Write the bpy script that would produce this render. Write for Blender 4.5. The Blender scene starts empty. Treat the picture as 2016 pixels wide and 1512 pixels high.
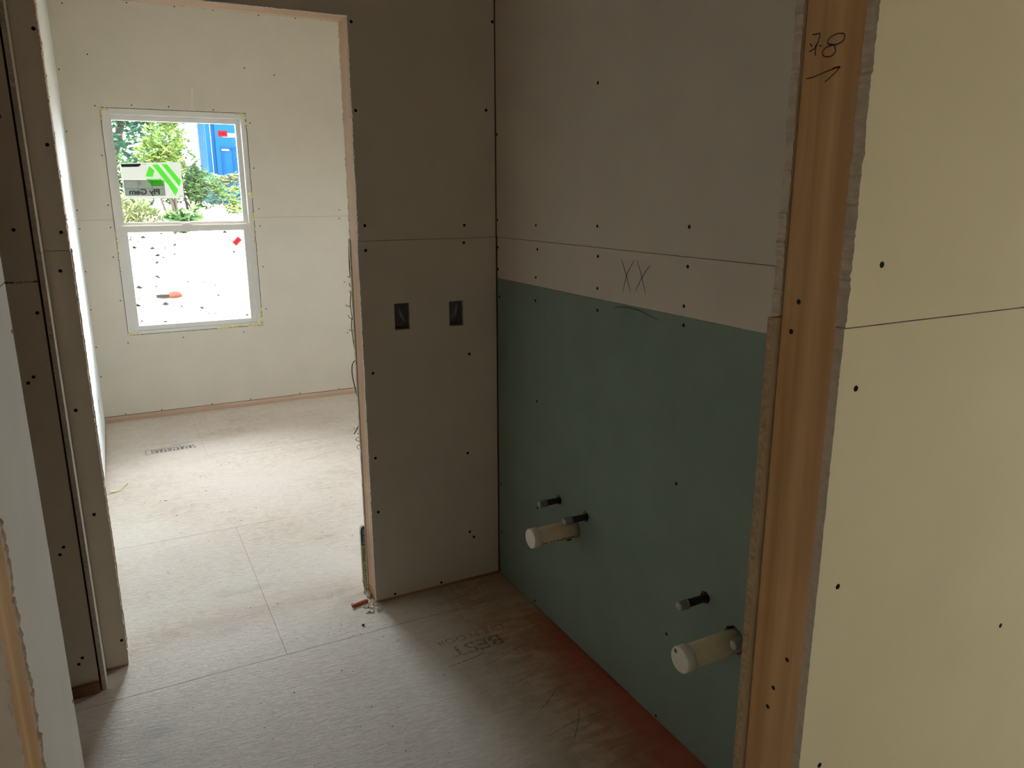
import bpy, bmesh, math, random
from mathutils import Vector, Matrix
random.seed(7)
S = bpy.context.scene
COL = S.collection

# ------------------------------------------------------------------ camera
CAM = (-1.2844, -2.5879, 1.5319); YAW, PITCH, ROLL, FPX = .4799, .2443, -.0035, 1497.17
cd = bpy.data.cameras.new('camera'); cam = bpy.data.objects.new('camera', cd); COL.objects.link(cam)
cd.sensor_width = 36; cd.lens = FPX / 2016 * 36; cd.clip_start = .02
F = Vector((math.sin(YAW)*math.cos(PITCH), math.cos(YAW)*math.cos(PITCH), -math.sin(PITCH)))
R = Vector((math.cos(YAW), -math.sin(YAW), 0)); U = R.cross(F)
R2 = R*math.cos(ROLL) + U*math.sin(ROLL); U2 = U*math.cos(ROLL) - R*math.sin(ROLL)
cam.matrix_world = Matrix(((R2.x, U2.x, -F.x, CAM[0]), (R2.y, U2.y, -F.y, CAM[1]), (R2.z, U2.z, -F.z, CAM[2]), (0, 0, 0, 1)))
S.camera = cam

# ------------------------------------------------------------------ light
w = bpy.data.worlds.new('World'); S.world = w; w.use_nodes = True
bg = w.node_tree.nodes['Background']; bg.inputs[0].default_value = (.93, .94, 1.0, 1); bg.inputs[1].default_value = 42.0
sl = bpy.data.lights.new('sun', 'SUN'); sun = bpy.data.objects.new('sun', sl); COL.objects.link(sun)
sl.energy = 16; sl.color = (1, .93, .8); sl.angle = .01
sun.rotation_euler = Vector((.62, .42, -.75)).to_track_quat('-Z', 'Y').to_euler()
def portal(name, loc, rot, sx, sy):            # window openings: tells the renderer where the sky comes in, gives no light of its own
    l = bpy.data.lights.new(name, 'AREA'); o = bpy.data.objects.new(name, l); COL.objects.link(o)
    l.shape = 'RECTANGLE'; l.size = sx; l.size_y = sy; l.cycles.is_portal = True
    o.location = loc; o.rotation_euler = rot
portal('window_portal', (-.794, 3.345, 1.34), (math.radians(-90), 0, 0), .9, 1.5)
portal('added_rear_portal', (1.7, -5.335, 1.7), (math.radians(90), 0, 0), .6, 1.3)  # sits at the window added behind the camera
portal('added_side_portal', (2.72, 1.7, 1.4), (math.radians(90), 0, math.radians(90)), .5, 1.0)  # sits at the window added to the far room's side wall
S.view_settings.view_transform = 'Standard'; S.view_settings.look = 'None'
S.view_settings.gamma = 1; S.view_settings.use_curve_mapping = False
S.view_settings.exposure = 0.0
S.cycles.diffuse_bounces = 8; S.cycles.max_bounces = 14; S.cycles.transparent_max_bounces = 12
S.cycles.sample_clamp_indirect = 6
S.cycles.use_denoising = True

# ------------------------------------------------------------------ materials
MATS = {}
def new_mat(name):
    m = bpy.data.materials.new(name); m.use_nodes = True; MATS[name] = m
    nt = m.node_tree; return m, nt, nt.nodes, nt.links, nt.nodes['Principled BSDF']
def rgb(c): return (c[0], c[1], c[2], 1)
def plain(name, c, rough=.6, var=.0, scale=20, metal=0, bump=0, bscale=80, spec=.3):
    m, nt, N, L, P = new_mat(name)
    P.inputs['Base Color'].default_value = rgb(c); P.inputs['Roughness'].default_value = rough
    P.inputs['Metallic'].default_value = metal; P.inputs['Specular IOR Level'].default_value = spec
    tc = N.new('ShaderNodeTexCoord')
    if var:
        n = N.new('ShaderNodeTexNoise'); n.inputs['Scale'].default_value = scale; n.inputs['Detail'].default_value = 5
        L.new(tc.outputs['Object'], n.inputs['Vector'])
        r = N.new('ShaderNodeValToRGB'); r.color_ramp.elements[0].position = .3; r.color_ramp.elements[1].position = .7
        r.color_ramp.elements[0].color = rgb([x*(1-var) for x in c]); r.color_ramp.elements[1].color = rgb([min(1, x*(1+var)) for x in c])
        L.new(n.outputs['Fac'], r.inputs['Fac']); L.new(r.outputs['Color'], P.inputs['Base Color'])
    if bump:
        n2 = N.new('ShaderNodeTexNoise'); n2.inputs['Scale'].default_value = bscale; n2.inputs['Detail'].default_value = 4
        L.new(tc.outputs['Object'], n2.inputs['Vector'])
        b = N.new('ShaderNodeBump'); b.inputs['Strength'].default_value = bump; b.inputs['Distance'].default_value = .002
        L.new(n2.outputs['Fac'], b.inputs['Height']); L.new(b.outputs['Normal'], P.inputs['Normal'])
    return m
def wood(name, c1, c2, axis='z', scale=1.0, rough=.65, knots=True):
    m, nt, N, L, P = new_mat(name)
    tc = N.new('ShaderNodeTexCoord'); mp = N.new('ShaderNodeMapping'); L.new(tc.outputs['Object'], mp.inputs['Vector'])
    s = {'x': (1.2, 38, 38), 'y': (38, 1.2, 38), 'z': (38, 38, 1.2)}[axis]
    mp.inputs['Scale'].default_value = [k*scale for k in s]
    n = N.new('ShaderNodeTexNoise'); n.inputs['Scale'].default_value = 1; n.inputs['Detail'].default_value = 6; n.inputs['Distortion'].default_value = .6
    L.new(mp.outputs['Vector'], n.inputs['Vector'])
    n2 = N.new('ShaderNodeTexNoise'); n2.inputs['Scale'].default_value = 5; n2.inputs['Detail'].default_value = 3
    mp2 = N.new('ShaderNodeMapping'); mp2.inputs['Scale'].default_value = [(.35 if k < 2 else 1.6) for k in s]; L.new(tc.outputs['Object'], mp2.inputs['Vector']); L.new(mp2.outputs['Vector'], n2.inputs['Vector'])
    mx = N.new('ShaderNodeMath'); mx.operation = 'MULTIPLY_ADD'; mx.inputs[1].default_value = .42
    L.new(n2.outputs['Fac'], mx.inputs[0]); 
    ml = N.new('ShaderNodeMath'); ml.operation = 'MULTIPLY'; ml.inputs[1].default_value = .68; L.new(n.outputs['Fac'], ml.inputs[0]); L.new(ml.outputs[0], mx.inputs[2])
    r = N.new('ShaderNodeValToRGB'); r.color_ramp.elements[0].position = .42; r.color_ramp.elements[1].position = .68
    r.color_ramp.elements[0].color = rgb(c1); r.color_ramp.elements[1].color = rgb(c2)
    L.new(mx.outputs[0], r.inputs['Fac']); L.new(r.outputs['Color'], P.inputs['Base Color'])
    P.inputs['Roughness'].default_value = rough; P.inputs['Specular IOR Level'].default_value = .25
    b = N.new('ShaderNodeBump'); b.inputs['Strength'].default_value = .35; b.inputs['Distance'].default_value = .0015
    L.new(n.outputs['Fac'], b.inputs['Height']); L.new(b.outputs['Normal'], P.inputs['Normal'])
    return m
PAPER = plain('drywall_paper', (.72, .66, .575), .85, .035, 6, bump=.08, bscale=500, spec=.15)
PAPER_FAR = plain('drywall_paper_far_room', (.71, .665, .585), .85, .03, 5, bump=.06, bscale=500, spec=.15)
PAPER_LIT = plain('drywall_paper_lit', (.80, .76, .69), .85, .03, 5, bump=.08, bscale=500, spec=.15)  # same paper, lightened to paint brighter light onto the near left wall
PAPER_SKYLIT = plain('drywall_paper_skylit', (.84, .90, .92), .85, .03, 5, bump=.06, bscale=500, spec=.15)  # same paper with bluish window light painted into its colour
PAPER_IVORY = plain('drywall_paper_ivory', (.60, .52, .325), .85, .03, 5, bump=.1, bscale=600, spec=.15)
PAPER_GREEN = plain('drywall_paper_green', (.25, .325, .275), .8, .05, 7, bump=.08, bscale=500, spec=.2)
GYPSUM = plain('gypsum_core', (.66, .60, .53), .95, .12, 90, bump=.5, bscale=220, spec=.1)
GYPSUM_LIT = plain('gypsum_core_lit', (.86, .83, .77), .95, .06, 90, bump=.3, bscale=220, spec=.1)  # gypsum lightened: window light painted on the opening's cut edges
GYPSUM_TAN = plain('gypsum_core_tan', (.50, .38, .25), .95, .2, 120, bump=.6, bscale=260, spec=.1)
TORN = plain('torn_paper', (.16, .13, .11), .9, .3, 120)
STUD = wood('pine_stud', (.60, .37, .18), (.85, .60, .335))
STUD_PALE = wood('pine_stud_pale', (.56, .36, .22), (.70, .50, .33))
PLATE = wood('pine_plate', (.40, .22, .12), (.62, .38, .22), 'x')
PLATE_PALE = wood('pine_plate_pale', (.50, .35, .26), (.68, .52, .41), 'x')
PLATE_Y = wood('pine_plate_lengthwise', (.36, .18, .09), (.55, .32, .17), 'y')
FRAMING = wood('framing', (.20, .11, .06), (.34, .20, .11))
VINYL = plain('white_vinyl', (.80, .80, .78), .35, spec=.4)
PVC = plain('pvc', (.72, .62, .43), .4, .05, 30, spec=.4)
PVC_CAP = plain('pvc_cap', (.86, .82, .76), .45, .04, 60, spec=.4)
PEX = plain('black_pipe', (.025, .023, .022), .4, spec=.4)
PLUG = plain('grey_plug', (.22, .22, .22), .4, .1, 100, spec=.5)
PLUG_FACE = plain('pale_plug_face', (.50, .47, .42), .45, .1, 100)
SCREW = plain('black_screw', (.012, .011, .011), .8, spec=.1)
PENCIL = plain('pencil', (.05, .042, .04), .7)
INK = plain('marker', (.06, .03, .015), .7)
BOXIN = plain('box_plastic', (.15, .14, .145), .5)
FOAM = plain('spray_foam', (.78, .72, .40), .7, .12, 60, bump=.5, bscale=120)
ORANGE = plain('orange_plastic', (.62, .13, .05), .4, .1, 60, spec=.5)
PLASTER = plain('plaster', (.72, .68, .62), .9, .1, 200)
DARKBIT = plain('dark_debris', (.05, .035, .03), .8)
NAVY = plain('navy_print', (.06, .12, .20), .45)
LIME = plain('green_print', (.34, .45, .16), .45)
PRINT_WHITE = plain('white_print', (.80, .86, .76), .5)
BLUE = plain('toilet_blue', (.0022, .022, .066), .7, .06, 3, spec=.03)
BLUE_D = plain('toilet_blue_dark', (.0015, .016, .050), .7, spec=.03)
WHITE_P = plain('white_plastic', (.10, .11, .12), .4)
BLACKBAG = plain('black_bag', (.004, .004, .005), .7, spec=.05)


STEEL = plain('galvanised', (.5, .52, .54), .3, metal=1)
def glass_mat():
    m, nt, N, L, P = new_mat('window_glass'); N.remove(P)
    t = N.new('ShaderNodeBsdfTransparent'); t.inputs[0].default_value = (.93, .965, .95, 1)
    g = N.new('ShaderNodeBsdfGlossy'); g.inputs['Roughness'].default_value = .0
    fr = N.new('ShaderNodeFresnel'); fr.inputs[0].default_value = 1.45
    mx = N.new('ShaderNodeMixShader'); L.new(fr.outputs[0], mx.inputs[0]); L.new(t.outputs[0], mx.inputs[1]); L.new(g.outputs[0], mx.inputs[2])
    L.new(mx.outputs[0], N['Material Output'].inputs[0]); return m
GLASS = glass_mat()
def ink_mat(name, c):                           # print on thin paper: a colour filter
    m, nt, N, L, P = new_mat(name); N.remove(P); t = N.new('ShaderNodeBsdfTransparent'); t.inputs[0].default_value = rgb(c)
    L.new(t.outputs[0], N['Material Output'].inputs[0]); return m
def sheet_mat(name, c, trans, alpha=1.0):       # thin film or paper that lets light through
    m, nt, N, L, P = new_mat(name); N.remove(P)
    d = N.new('ShaderNodeBsdfDiffuse'); d.inputs[0].default_value = rgb(c)
    t = N.new('ShaderNodeBsdfTranslucent'); t.inputs[0].default_value = rgb(c)
    mx = N.new('ShaderNodeMixShader'); mx.inputs[0].default_value = trans
    L.new(d.outputs[0], mx.inputs[1]); L.new(t.outputs[0], mx.inputs[2]); out = mx
    if alpha < 1:
        tr = N.new('ShaderNodeBsdfTransparent'); m2 = N.new('ShaderNodeMixShader'); m2.inputs[0].default_value = alpha
        L.new(tr.outputs[0], m2.inputs[1]); L.new(mx.outputs[0], m2.inputs[2]); out = m2
    L.new(out.outputs[0], N['Material Output'].inputs[0]); return m
RED_L = sheet_mat('red_label', (.95, .14, .19), .13)
RED_D = sheet_mat('red_label_text', (.8, .05, .10), .2)
STK_WHITE = sheet_mat('sticker_paper', (.88, .9, .88), .27, .985)
STK_GREEN = ink_mat('sticker_green', (.36, .82, .25))
STK_GREY = ink_mat('sticker_grey', (.66, .68, .66))
STK_DARK = ink_mat('sticker_dark', (.22, .23, .23))
def film_mat():
    m, nt, N, L, P = new_mat('plastic_film')
    P.inputs['Base Color'].default_value = (.35, .33, .34, 1); P.inputs['Roughness'].default_value = .12
    P.inputs['Alpha'].default_value = .28; P.inputs['Specular IOR Level'].default_value = .9
    return m
FILM = film_mat()
def leaf_mat(name, c1, c2, tr=.35):
    m, nt, N, L, P = new_mat(name); N.remove(P)
    g = N.new('ShaderNodeNewGeometry'); r = N.new('ShaderNodeValToRGB')
    r.color_ramp.elements[0].color = rgb(c1); r.color_ramp.elements[1].color = rgb(c2)
    L.new(g.outputs['Random Per Island'], r.inputs['Fac'])
    d = N.new('ShaderNodeBsdfDiffuse'); t = N.new('ShaderNodeBsdfTranslucent'); mx = N.new('ShaderNodeMixShader'); mx.inputs[0].default_value = tr
    L.new(r.outputs[0], d.inputs[0]); L.new(r.outputs[0], t.inputs[0]); L.new(d.outputs[0], mx.inputs[1]); L.new(t.outputs[0], mx.inputs[2])
    L.new(mx.outputs[0], N['Material Output'].inputs[0]); return m
LEAF_DARK = leaf_mat('leaf_dark', (.010, .030, .022), (.030, .070, .042))
LEAF_MID = leaf_mat('leaf_mid', (.018, .042, .015), (.055, .095, .034))
LEAF_YEL = leaf_mat('leaf_yellow', (.030, .060, .014), (.090, .118, .034))
LEAF_DRY = leaf_mat('leaf_dry', (.045, .06, .022), (.125, .135, .07))
BARK = plain('bark', (.02, .015, .01), .9, .3, 40)
def ground_mat():
    m, nt, N, L, P = new_mat('yard_ground')
    tc = N.new('ShaderNodeTexCoord'); n = N.new('ShaderNodeTexNoise'); n.inputs['Scale'].default_value = 3; n.inputs['Detail'].default_value = 8
    L.new(tc.outputs['Object'], n.inputs['Vector']); r = N.new('ShaderNodeValToRGB')
    r.color_ramp.elements[0].color = (.42, .33, .25, 1); r.color_ramp.elements[1].color = (.58, .50, .42, 1)
    L.new(n.outputs['Fac'], r.inputs['Fac']); L.new(r.outputs[0], P.inputs['Base Color']); P.inputs['Roughness'].default_value = 1
    return m
GROUND = ground_mat()
def floor_mat():
    m, nt, N, L, P = new_mat('subfloor_osb')
    def math_(op, a, b=None, c=None):
        k = N.new('ShaderNodeMath'); k.operation = op; k.use_clamp = False
        for i, v in enumerate((a, b, c)):
            if v is None: continue
            if isinstance(v, (int, float)): k.inputs[i].default_value = v
            else: L.new(v, k.inputs[i])
        return k.outputs[0]
    def noise(scale, detail=5, vec=None, dist=0, rough=.5):
        n = N.new('ShaderNodeTexNoise'); n.inputs['Scale'].default_value = scale; n.inputs['Detail'].default_value = detail
        n.inputs['Distortion'].default_value = dist; n.inputs['Roughness'].default_value = rough
        L.new(vec or geo, n.inputs['Vector']); return n.outputs['Fac']
    def mapped(scale, rot=0):
        k = N.new('ShaderNodeMapping'); k.inputs['Scale'].default_value = scale; k.inputs['Rotation'].default_value = (0, 0, rot)
        L.new(geo, k.inputs['Vector']); return k.outputs[0]
    def mix(f, a, b):
        k = N.new('ShaderNodeMix'); k.data_type = 'RGBA'
        (L.new(f, k.inputs[0]) if not isinstance(f, float) else setattr(k.inputs[0], 'default_value', f))
        for i, v in ((6, a), (7, b)):
            (L.new(v, k.inputs[i]) if not isinstance(v, tuple) else setattr(k.inputs[i], 'default_value', rgb(v)))
        return k.outputs[2]
    def ss(v, lo, hi):
        k = N.new('ShaderNodeMapRange'); k.interpolation_type = 'SMOOTHSTEP'
        k.inputs[1].default_value = lo; k.inputs[2].default_value = hi; L.new(v, k.inputs[0]); return k.outputs[0]
    g = N.new('ShaderNodeNewGeometry'); geo = g.outputs['Position']
    sep = N.new('ShaderNodeSeparateXYZ'); L.new(geo, sep.inputs[0]); X, Y = sep.outputs[0], sep.outputs[1]
    streak = noise(1, 6, mapped((6, 46, 10), .05), .4)
    flake = N.new('ShaderNodeTexVoronoi'); flake.inputs['Scale'].default_value = 1; L.new(mapped((16, 48, 20), .12), flake.inputs['Vector'])
    fl2 = N.new('ShaderNodeTexVoronoi'); fl2.inputs['Scale'].default_value = 1; L.new(mapped((42, 14, 20), .5), fl2.inputs['Vector'])
    sc = N.new('ShaderNodeSeparateColor'); L.new(flake.outputs['Color'], sc.inputs[0])
    sc2 = N.new('ShaderNodeSeparateColor'); L.new(fl2.outputs['Color'], sc2.inputs[0])
    woodf = math_('ADD', math_('MULTIPLY', sc.outputs[0], .3), math_('ADD', math_('MULTIPLY', sc2.outputs[0], .2), math_('MULTIPLY', streak, .5)))
    base = mix(ss(woodf, .2, .85), (.36, .24, .145), (.62, .45, .31))
    big = noise(1.6, 3)
    pink = mix(ss(noise(2.3, 2), .48, .7), base, (.50, .34, .26))
    # gypsum dust with light painted in: paler lit strip, browner shaded vanity side
    lit_dust = math_('SUBTRACT', 1.0, ss(math_('ADD', X, math_('MULTIPLY', noise(3, 4), .25)), -.34, -.04))
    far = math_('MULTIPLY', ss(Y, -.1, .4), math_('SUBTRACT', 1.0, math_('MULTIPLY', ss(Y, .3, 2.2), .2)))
    lit_dust = math_('MULTIPLY', lit_dust, math_('SUBTRACT', 1.0, ss(Y, -.1, .4)))
    dusty = math_('MAXIMUM', lit_dust, far)  # dust together with the painted light strip
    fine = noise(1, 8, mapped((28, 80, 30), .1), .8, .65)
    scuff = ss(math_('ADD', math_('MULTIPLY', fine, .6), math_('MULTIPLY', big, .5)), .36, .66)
    dust = math_('MULTIPLY', dusty, math_('ADD', math_('MULTIPLY', scuff, .40), .55))  # dust with the painted light in it
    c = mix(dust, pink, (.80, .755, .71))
    smudge = math_('MULTIPLY', ss(noise(1, 4, mapped((2.2, 5.5, 3), .1)), .60, .74), .35)
    c = mix(smudge, c, (.34, .32, .33))
    # red marking paint sprayed along the vanity wall
    wob = math_('MULTIPLY', math_('SUBTRACT', noise(5, 4), .5), .22)
    rx = math_('ADD', X, wob)
    redm = math_('MULTIPLY', ss(rx, -.25, -.02), math_('MULTIPLY', ss(Y, -1.75, -1.2), math_('SUBTRACT', 1.0, ss(Y, -.50, -.22))))
    redm = math_('MULTIPLY', redm, math_('SUBTRACT', 1.0, ss(X, .0, .03)))
    c = mix(math_('MULTIPLY', redm, .85), c, (.36, .055, .025))
    L.new(c, P.inputs['Base Color'])
    near_sheen = math_('SUBTRACT', 1.0, ss(Y, -.15, .9))           # painted sheen: near floor made glossier to brighten it, far floor duller
    L.new(math_('MULTIPLY_ADD', near_sheen, .70, .05), P.inputs['Specular IOR Level']); L.new(math_('MULTIPLY_ADD', near_sheen, -.40, .95), P.inputs['Roughness'])
    b = N.new('ShaderNodeBump'); b.inputs['Strength'].default_value = .9; b.inputs['Distance'].default_value = .0045
    L.new(math_('ADD', math_('MULTIPLY', fine, .8), math_('MULTIPLY', sc.outputs[0], .3)), b.inputs['Height']); L.new(b.outputs[0], P.inputs['Normal'])
    return m
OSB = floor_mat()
def stamp_mat():
    m, nt, N, L, P = new_mat('faded_ink')
    P.inputs['Base Color'].default_value = (.05, .04, .04, 1)
    tc = N.new('ShaderNodeNewGeometry'); n = N.new('ShaderNodeTexNoise'); n.inputs['Scale'].default_value = 90; n.inputs['Detail'].default_value = 4
    L.new(tc.outputs['Position'], n.inputs['Vector']); r = N.new('ShaderNodeMapRange'); r.inputs[1].default_value = .35; r.inputs[2].default_value = .65; r.inputs[3].default_value = .1; r.inputs[4].default_value = .6
    L.new(n.outputs['Fac'], r.inputs[0]); L.new(r.outputs[0], P.inputs['Alpha']); return m
STAMP = stamp_mat()

# ------------------------------------------------------------------ helpers
def tag(o, label, cat, kind=None, group=None):
    o['label'] = label; o['category'] = cat
    if kind: o['kind'] = kind
    if group: o['group'] = group
    return o
def link(name, me, parent=None, loc=None):
    o = bpy.data.objects.new(name, me); COL.objects.link(o)
    if loc: o.location = loc
    if parent: o.parent = parent
    return o
def empty(name, loc=(0, 0, 0)):
    return link(name, None, None, loc)
class MB:
    def __init__(s): s.v = []; s.f = []; s.m = []; s.sm = []
    def add(s, vs, fs, m=0, smooth=False):
        k = len(s.v); s.v += [tuple(v) for v in vs]; s.f += [tuple(i + k for i in f) for f in fs]; s.m += [m]*len(fs); s.sm += [smooth]*len(fs); return s
    def box(s, x0, x1, y0, y1, z0, z1, m=0):
        return s.add([(x, y, z) for x in (x0, x1) for y in (y0, y1) for z in (z0, z1)],
                     [(0, 1, 3, 2), (4, 6, 7, 5), (0, 4, 5, 1), (2, 3, 7, 6), (0, 2, 6, 4), (1, 5, 7, 3)], m)
    def lathe(s, c, ax, prof, n=20, m=0, smooth=True):     # prof: list of (distance along ax, radius)
        a = Vector(ax).normalized(); t = Vector((0, 0, 1)) if abs(a.z) < .9 else Vector((1, 0, 0)); u = a.cross(t).normalized(); v = a.cross(u)
        vs = []; fs = []
        for d, r in prof:
            for i in range(n):
                q = 2*math.pi*i/n; vs.append(Vector(c) + a*d + (u*math.cos(q) + v*math.sin(q))*r)
        for j in range(len(prof)-1):
            for i in range(n): fs.append((j*n+i, j*n+(i+1) % n, (j+1)*n+(i+1) % n, (j+1)*n+i))
        s.add(vs, fs, m, smooth)
        s.add(vs[:n], [tuple(range(n))], m); s.add(vs[-n:], [tuple(range(n))], m); return s
    def tube(s, pts, r, n=6, m=0):
        pts = [Vector(p) for p in pts]; vs = []; fs = []
        for i, p in enumerate(pts):
            d = (pts[min(i+1, len(pts)-1)] - pts[max(i-1, 0)]).normalized()
            t = Vector((0, 0, 1)) if abs(d.z) < .9 else Vector((1, 0, 0)); u = d.cross(t).normalized(); v = d.cross(u)
            rr = r[i] if isinstance(r, (list, tuple)) else r
            vs += [p + (u*math.cos(2*math.pi*k/n) + v*math.sin(2*math.pi*k/n))*rr for k in range(n)]
        for i in range(len(pts)-1):
            for k in range(n): fs.append((i*n+k, i*n+(k+1) % n, (i+1)*n+(k+1) % n, (i+1)*n+k))
        s.add(vs, fs, m, True); s.add(vs[:n], [tuple(range(n))], m); s.add(vs[-n:], [tuple(range(n))], m); return s
    def prism(s, poly, ax, d0, d1, m=0, ms=None):          # poly in the two other axes, in order
        def P(a, b, d): q = [a, b]; q.insert(ax, d); return tuple(q)
        n = len(poly); vs = [P(a, b, d0) for a, b in poly] + [P(a, b, d1) for a, b in poly]
        s.add(vs, [tuple(range(n)), tuple(range(2*n-1, n-1, -1))], m)
        s.add(vs, [(i, (i+1) % n, n+(i+1) % n, n+i) for i in range(n)], m if ms is None else ms); return s
    def build(s, name, mats, parent=None, loc=None):
        me = bpy.data.meshes.new(name); me.from_pydata(s.v, [], s.f)
        for m in (mats if isinstance(mats, (list, tuple)) else [mats]): me.materials.append(m)
        me.polygons.foreach_set('material_index', s.m); me.polygons.foreach_set('use_smooth', s.sm)
        bm = bmesh.new(); bm.from_mesh(me); bmesh.ops.remove_doubles(bm, verts=bm.verts, dist=1e-6); bmesh.ops.recalc_face_normals(bm, faces=bm.faces); bm.to_mesh(me); bm.free()
        return link(name, me, parent, loc)
def cut(o, mb):                                             # cut holes through a mesh
    c = mb.build('cutter', GYPSUM); md = o.modifiers.new('b', 'BOOLEAN'); md.object = c; md.operation = 'DIFFERENCE'; md.solver = 'EXACT'
    dg = bpy.context.evaluated_depsgraph_get(); me = bpy.data.meshes.new_from_object(o.evaluated_get(dg)); o.modifiers.clear(); o.data = me
    bpy.data.objects.remove(c)
def ragged(poly, amps, step=.0032, seed=0):                  # polygon with torn or sawn edges; amps per edge (poly[i] to poly[i+1])
    rnd = random.Random(seed); out = []
    for i, (a, amp) in enumerate(zip(poly, amps)):
        b = poly[(i+1) % len(poly)]; out.append(a)
        if not amp: continue
        dx, dy = b[0]-a[0], b[1]-a[1]; L = math.hypot(dx, dy); n = int(L/step); nx, ny = -dy/L, dx/L; wv = 0
        for k in range(1, n):
            wv = wv*.55 + rnd.uniform(-1, 1)*amp*.7; o = wv + (rnd.choice((-1, 1))*amp*rnd.uniform(.8, 1.6) if rnd.random() < .07 else 0)
            o = max(-amp*2, min(amp*2, o)); t = (k + rnd.uniform(-.3, .3))/n
            out.append((a[0]+dx*t+nx*o, a[1]+dy*t+ny*o))
    return out
def sheet(parent, ax, d0, d1, poly, mat, edge=GYPSUM, amps=None, seed=0):
    if amps: poly = ragged(poly, amps, seed=seed)
    return MB().prism(poly, ax, d0, d1, 0, 1).build('drywall_sheet', [mat, edge], parent)
def rect(a0, a1, b0, b1): return [(a0, b0), (a1, b0), (a1, b1), (a0, b1)]
def struct(name, mb, mat, label, cat):
    return tag(mb.build(name, mat), label, cat, 'structure')
SCREW_ME = {}
def screws(parent, ax, sign, plane, pts, r=.0048):
    key = (ax, sign, r)
    if key not in SCREW_ME:
        a = [0, 0, 0]; a[ax] = sign
        mb = MB().lathe((0, 0, 0), a, [(-.004, r*.5), (-.0004, r), (.0004, r*.9), (.0006, r*.4), (.0003, r*.3)], 10)
        o = mb.build('screw', SCREW); SCREW_ME[key] = o.data; bpy.data.objects.remove(o)
    for a, b in pts:
        q = [a, b]; q.insert(ax, plane); link('screw', SCREW_ME[key], parent, q)
def smooth_pts(pts, n=5):
    if len(pts) < 3: return [tuple(p) for p in pts]
    P = [pts[0]] + list(pts) + [pts[-1]]; out = []
    for i in range(1, len(P)-2):
        for k in range(n):
            t = k/n; q = []
            for d in range(len(P[0])):
                a, b, c, e = P[i-1][d], P[i][d], P[i+1][d], P[i+2][d]
                q.append(.5*(2*b + (c-a)*t + (2*a-5*b+4*c-e)*t*t + (3*b-a-3*c+e)*t**3))
            out.append(tuple(q))
    out.append(tuple(pts[-1])); return out
def ribbon(mb, pts, ax, plane, wd, taper=True, m=0):        # a drawn stroke lying on a plane
    pts = smooth_pts(pts); n = len(pts); vs = []
    for i, p in enumerate(pts):
        a = pts[max(i-1, 0)]; b = pts[min(i+1, n-1)]; dx, dy = b[0]-a[0], b[1]-a[1]; L = math.hypot(dx, dy) or 1
        k = wd/2*(.45 + .55*math.sin(math.pi*min(1, (i+.6)/n))) if taper else wd/2
        for sg in (1, -1):
            q = [p[0]-dy/L*k*sg, p[1]+dx/L*k*sg]; q.insert(ax, plane); vs.append(q)
    mb.add(vs, [(2*i, 2*i+1, 2*i+3, 2*i+2) for i in range(n-1)], m)
def text_polys(txt, size, bold=0):
    c = bpy.data.curves.new('t', 'FONT'); c.body = txt; c.size = size; c.offset = bold; c.resolution_u = 4
    o = bpy.data.objects.new('t', c); COL.objects.link(o)
    me = bpy.data.meshes.new_from_object(o.evaluated_get(bpy.context.evaluated_depsgraph_get()))
    vs = [tuple(v.co) for v in me.vertices]; fs = [tuple(p.vertices) for p in me.polygons]
    bpy.data.objects.remove(o); bpy.data.meshes.remove(me); return vs, fs

H = 2.74; J = 1.378; T = .0127
D0, D1 = -1.391, -.527          # doorway jambs (both doorways)
HEAD = 2.09
XL = -1.4553; XR = 2.55; YW = 3.206; YR = -5.2
OW0, OW1 = -1.988, -1.871       # wall with the near doorway

# ------------------------------------------------------------------ floor, ceiling
fl = struct('floor', MB().box(-2.75, 2.75, -5.4, 3.34, -.25, -.02), FRAMING, 'dusty wood subfloor running through all the rooms', 'floor')
for k in range(-5, 3):
    y0 = -.178 + 1.168*k; y1 = y0 + 1.168
    xs = [-.905 + 2.44*n + (0 if k % 2 == 0 else 1.22) + (.0) for n in range(-2, 4)]
    for x0, x1 in zip(xs, xs[1:]):
        a0, a1, b0, b1 = max(x0, -2.7)+.0003, min(x1, 2.7)-.0003, max(y0, -5.35)+.0008, min(y1, 3.33)-.0008
        if a1-a0 < .02 or b1-b0 < .02: continue
        dz = random.uniform(-.0006, 0)
        mb = MB().box(a0, a1, b0, b1, -.02, dz)
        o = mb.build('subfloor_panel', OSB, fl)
        bm = bmesh.new(); bm.from_mesh(o.data); bmesh.ops.bevel(bm, geom=[e for e in bm.edges if all(v.co.z > -.01 for v in e.verts)], offset=.0007, segments=1, affect='EDGES'); bm.to_mesh(o.data); bm.free()
ceil = struct('ceiling', MB().box(-2.75, 2.75, -5.4, 3.34, H+T, H+.3), FRAMING, 'white drywall ceiling over the rooms, above the frame', 'ceiling')
for (x0, x1, y0, y1) in ((-2.7, 2.6, .05, 3.25), (-2.7, 2.6, -1.93, .05), (-2.7, 2.6, -5.3, -1.93)):
    MB().box(x0+.001, x1-.001, y0+.001, y1-.001, H, H+T).build('drywall_sheet', PAPER, ceil)
roof = struct('roof', MB().box(-3.2, 3.2, -5.8, 3.42, H+.31, H+.5), FRAMING, 'roof deck over the house, above the frame', 'roof')

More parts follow.
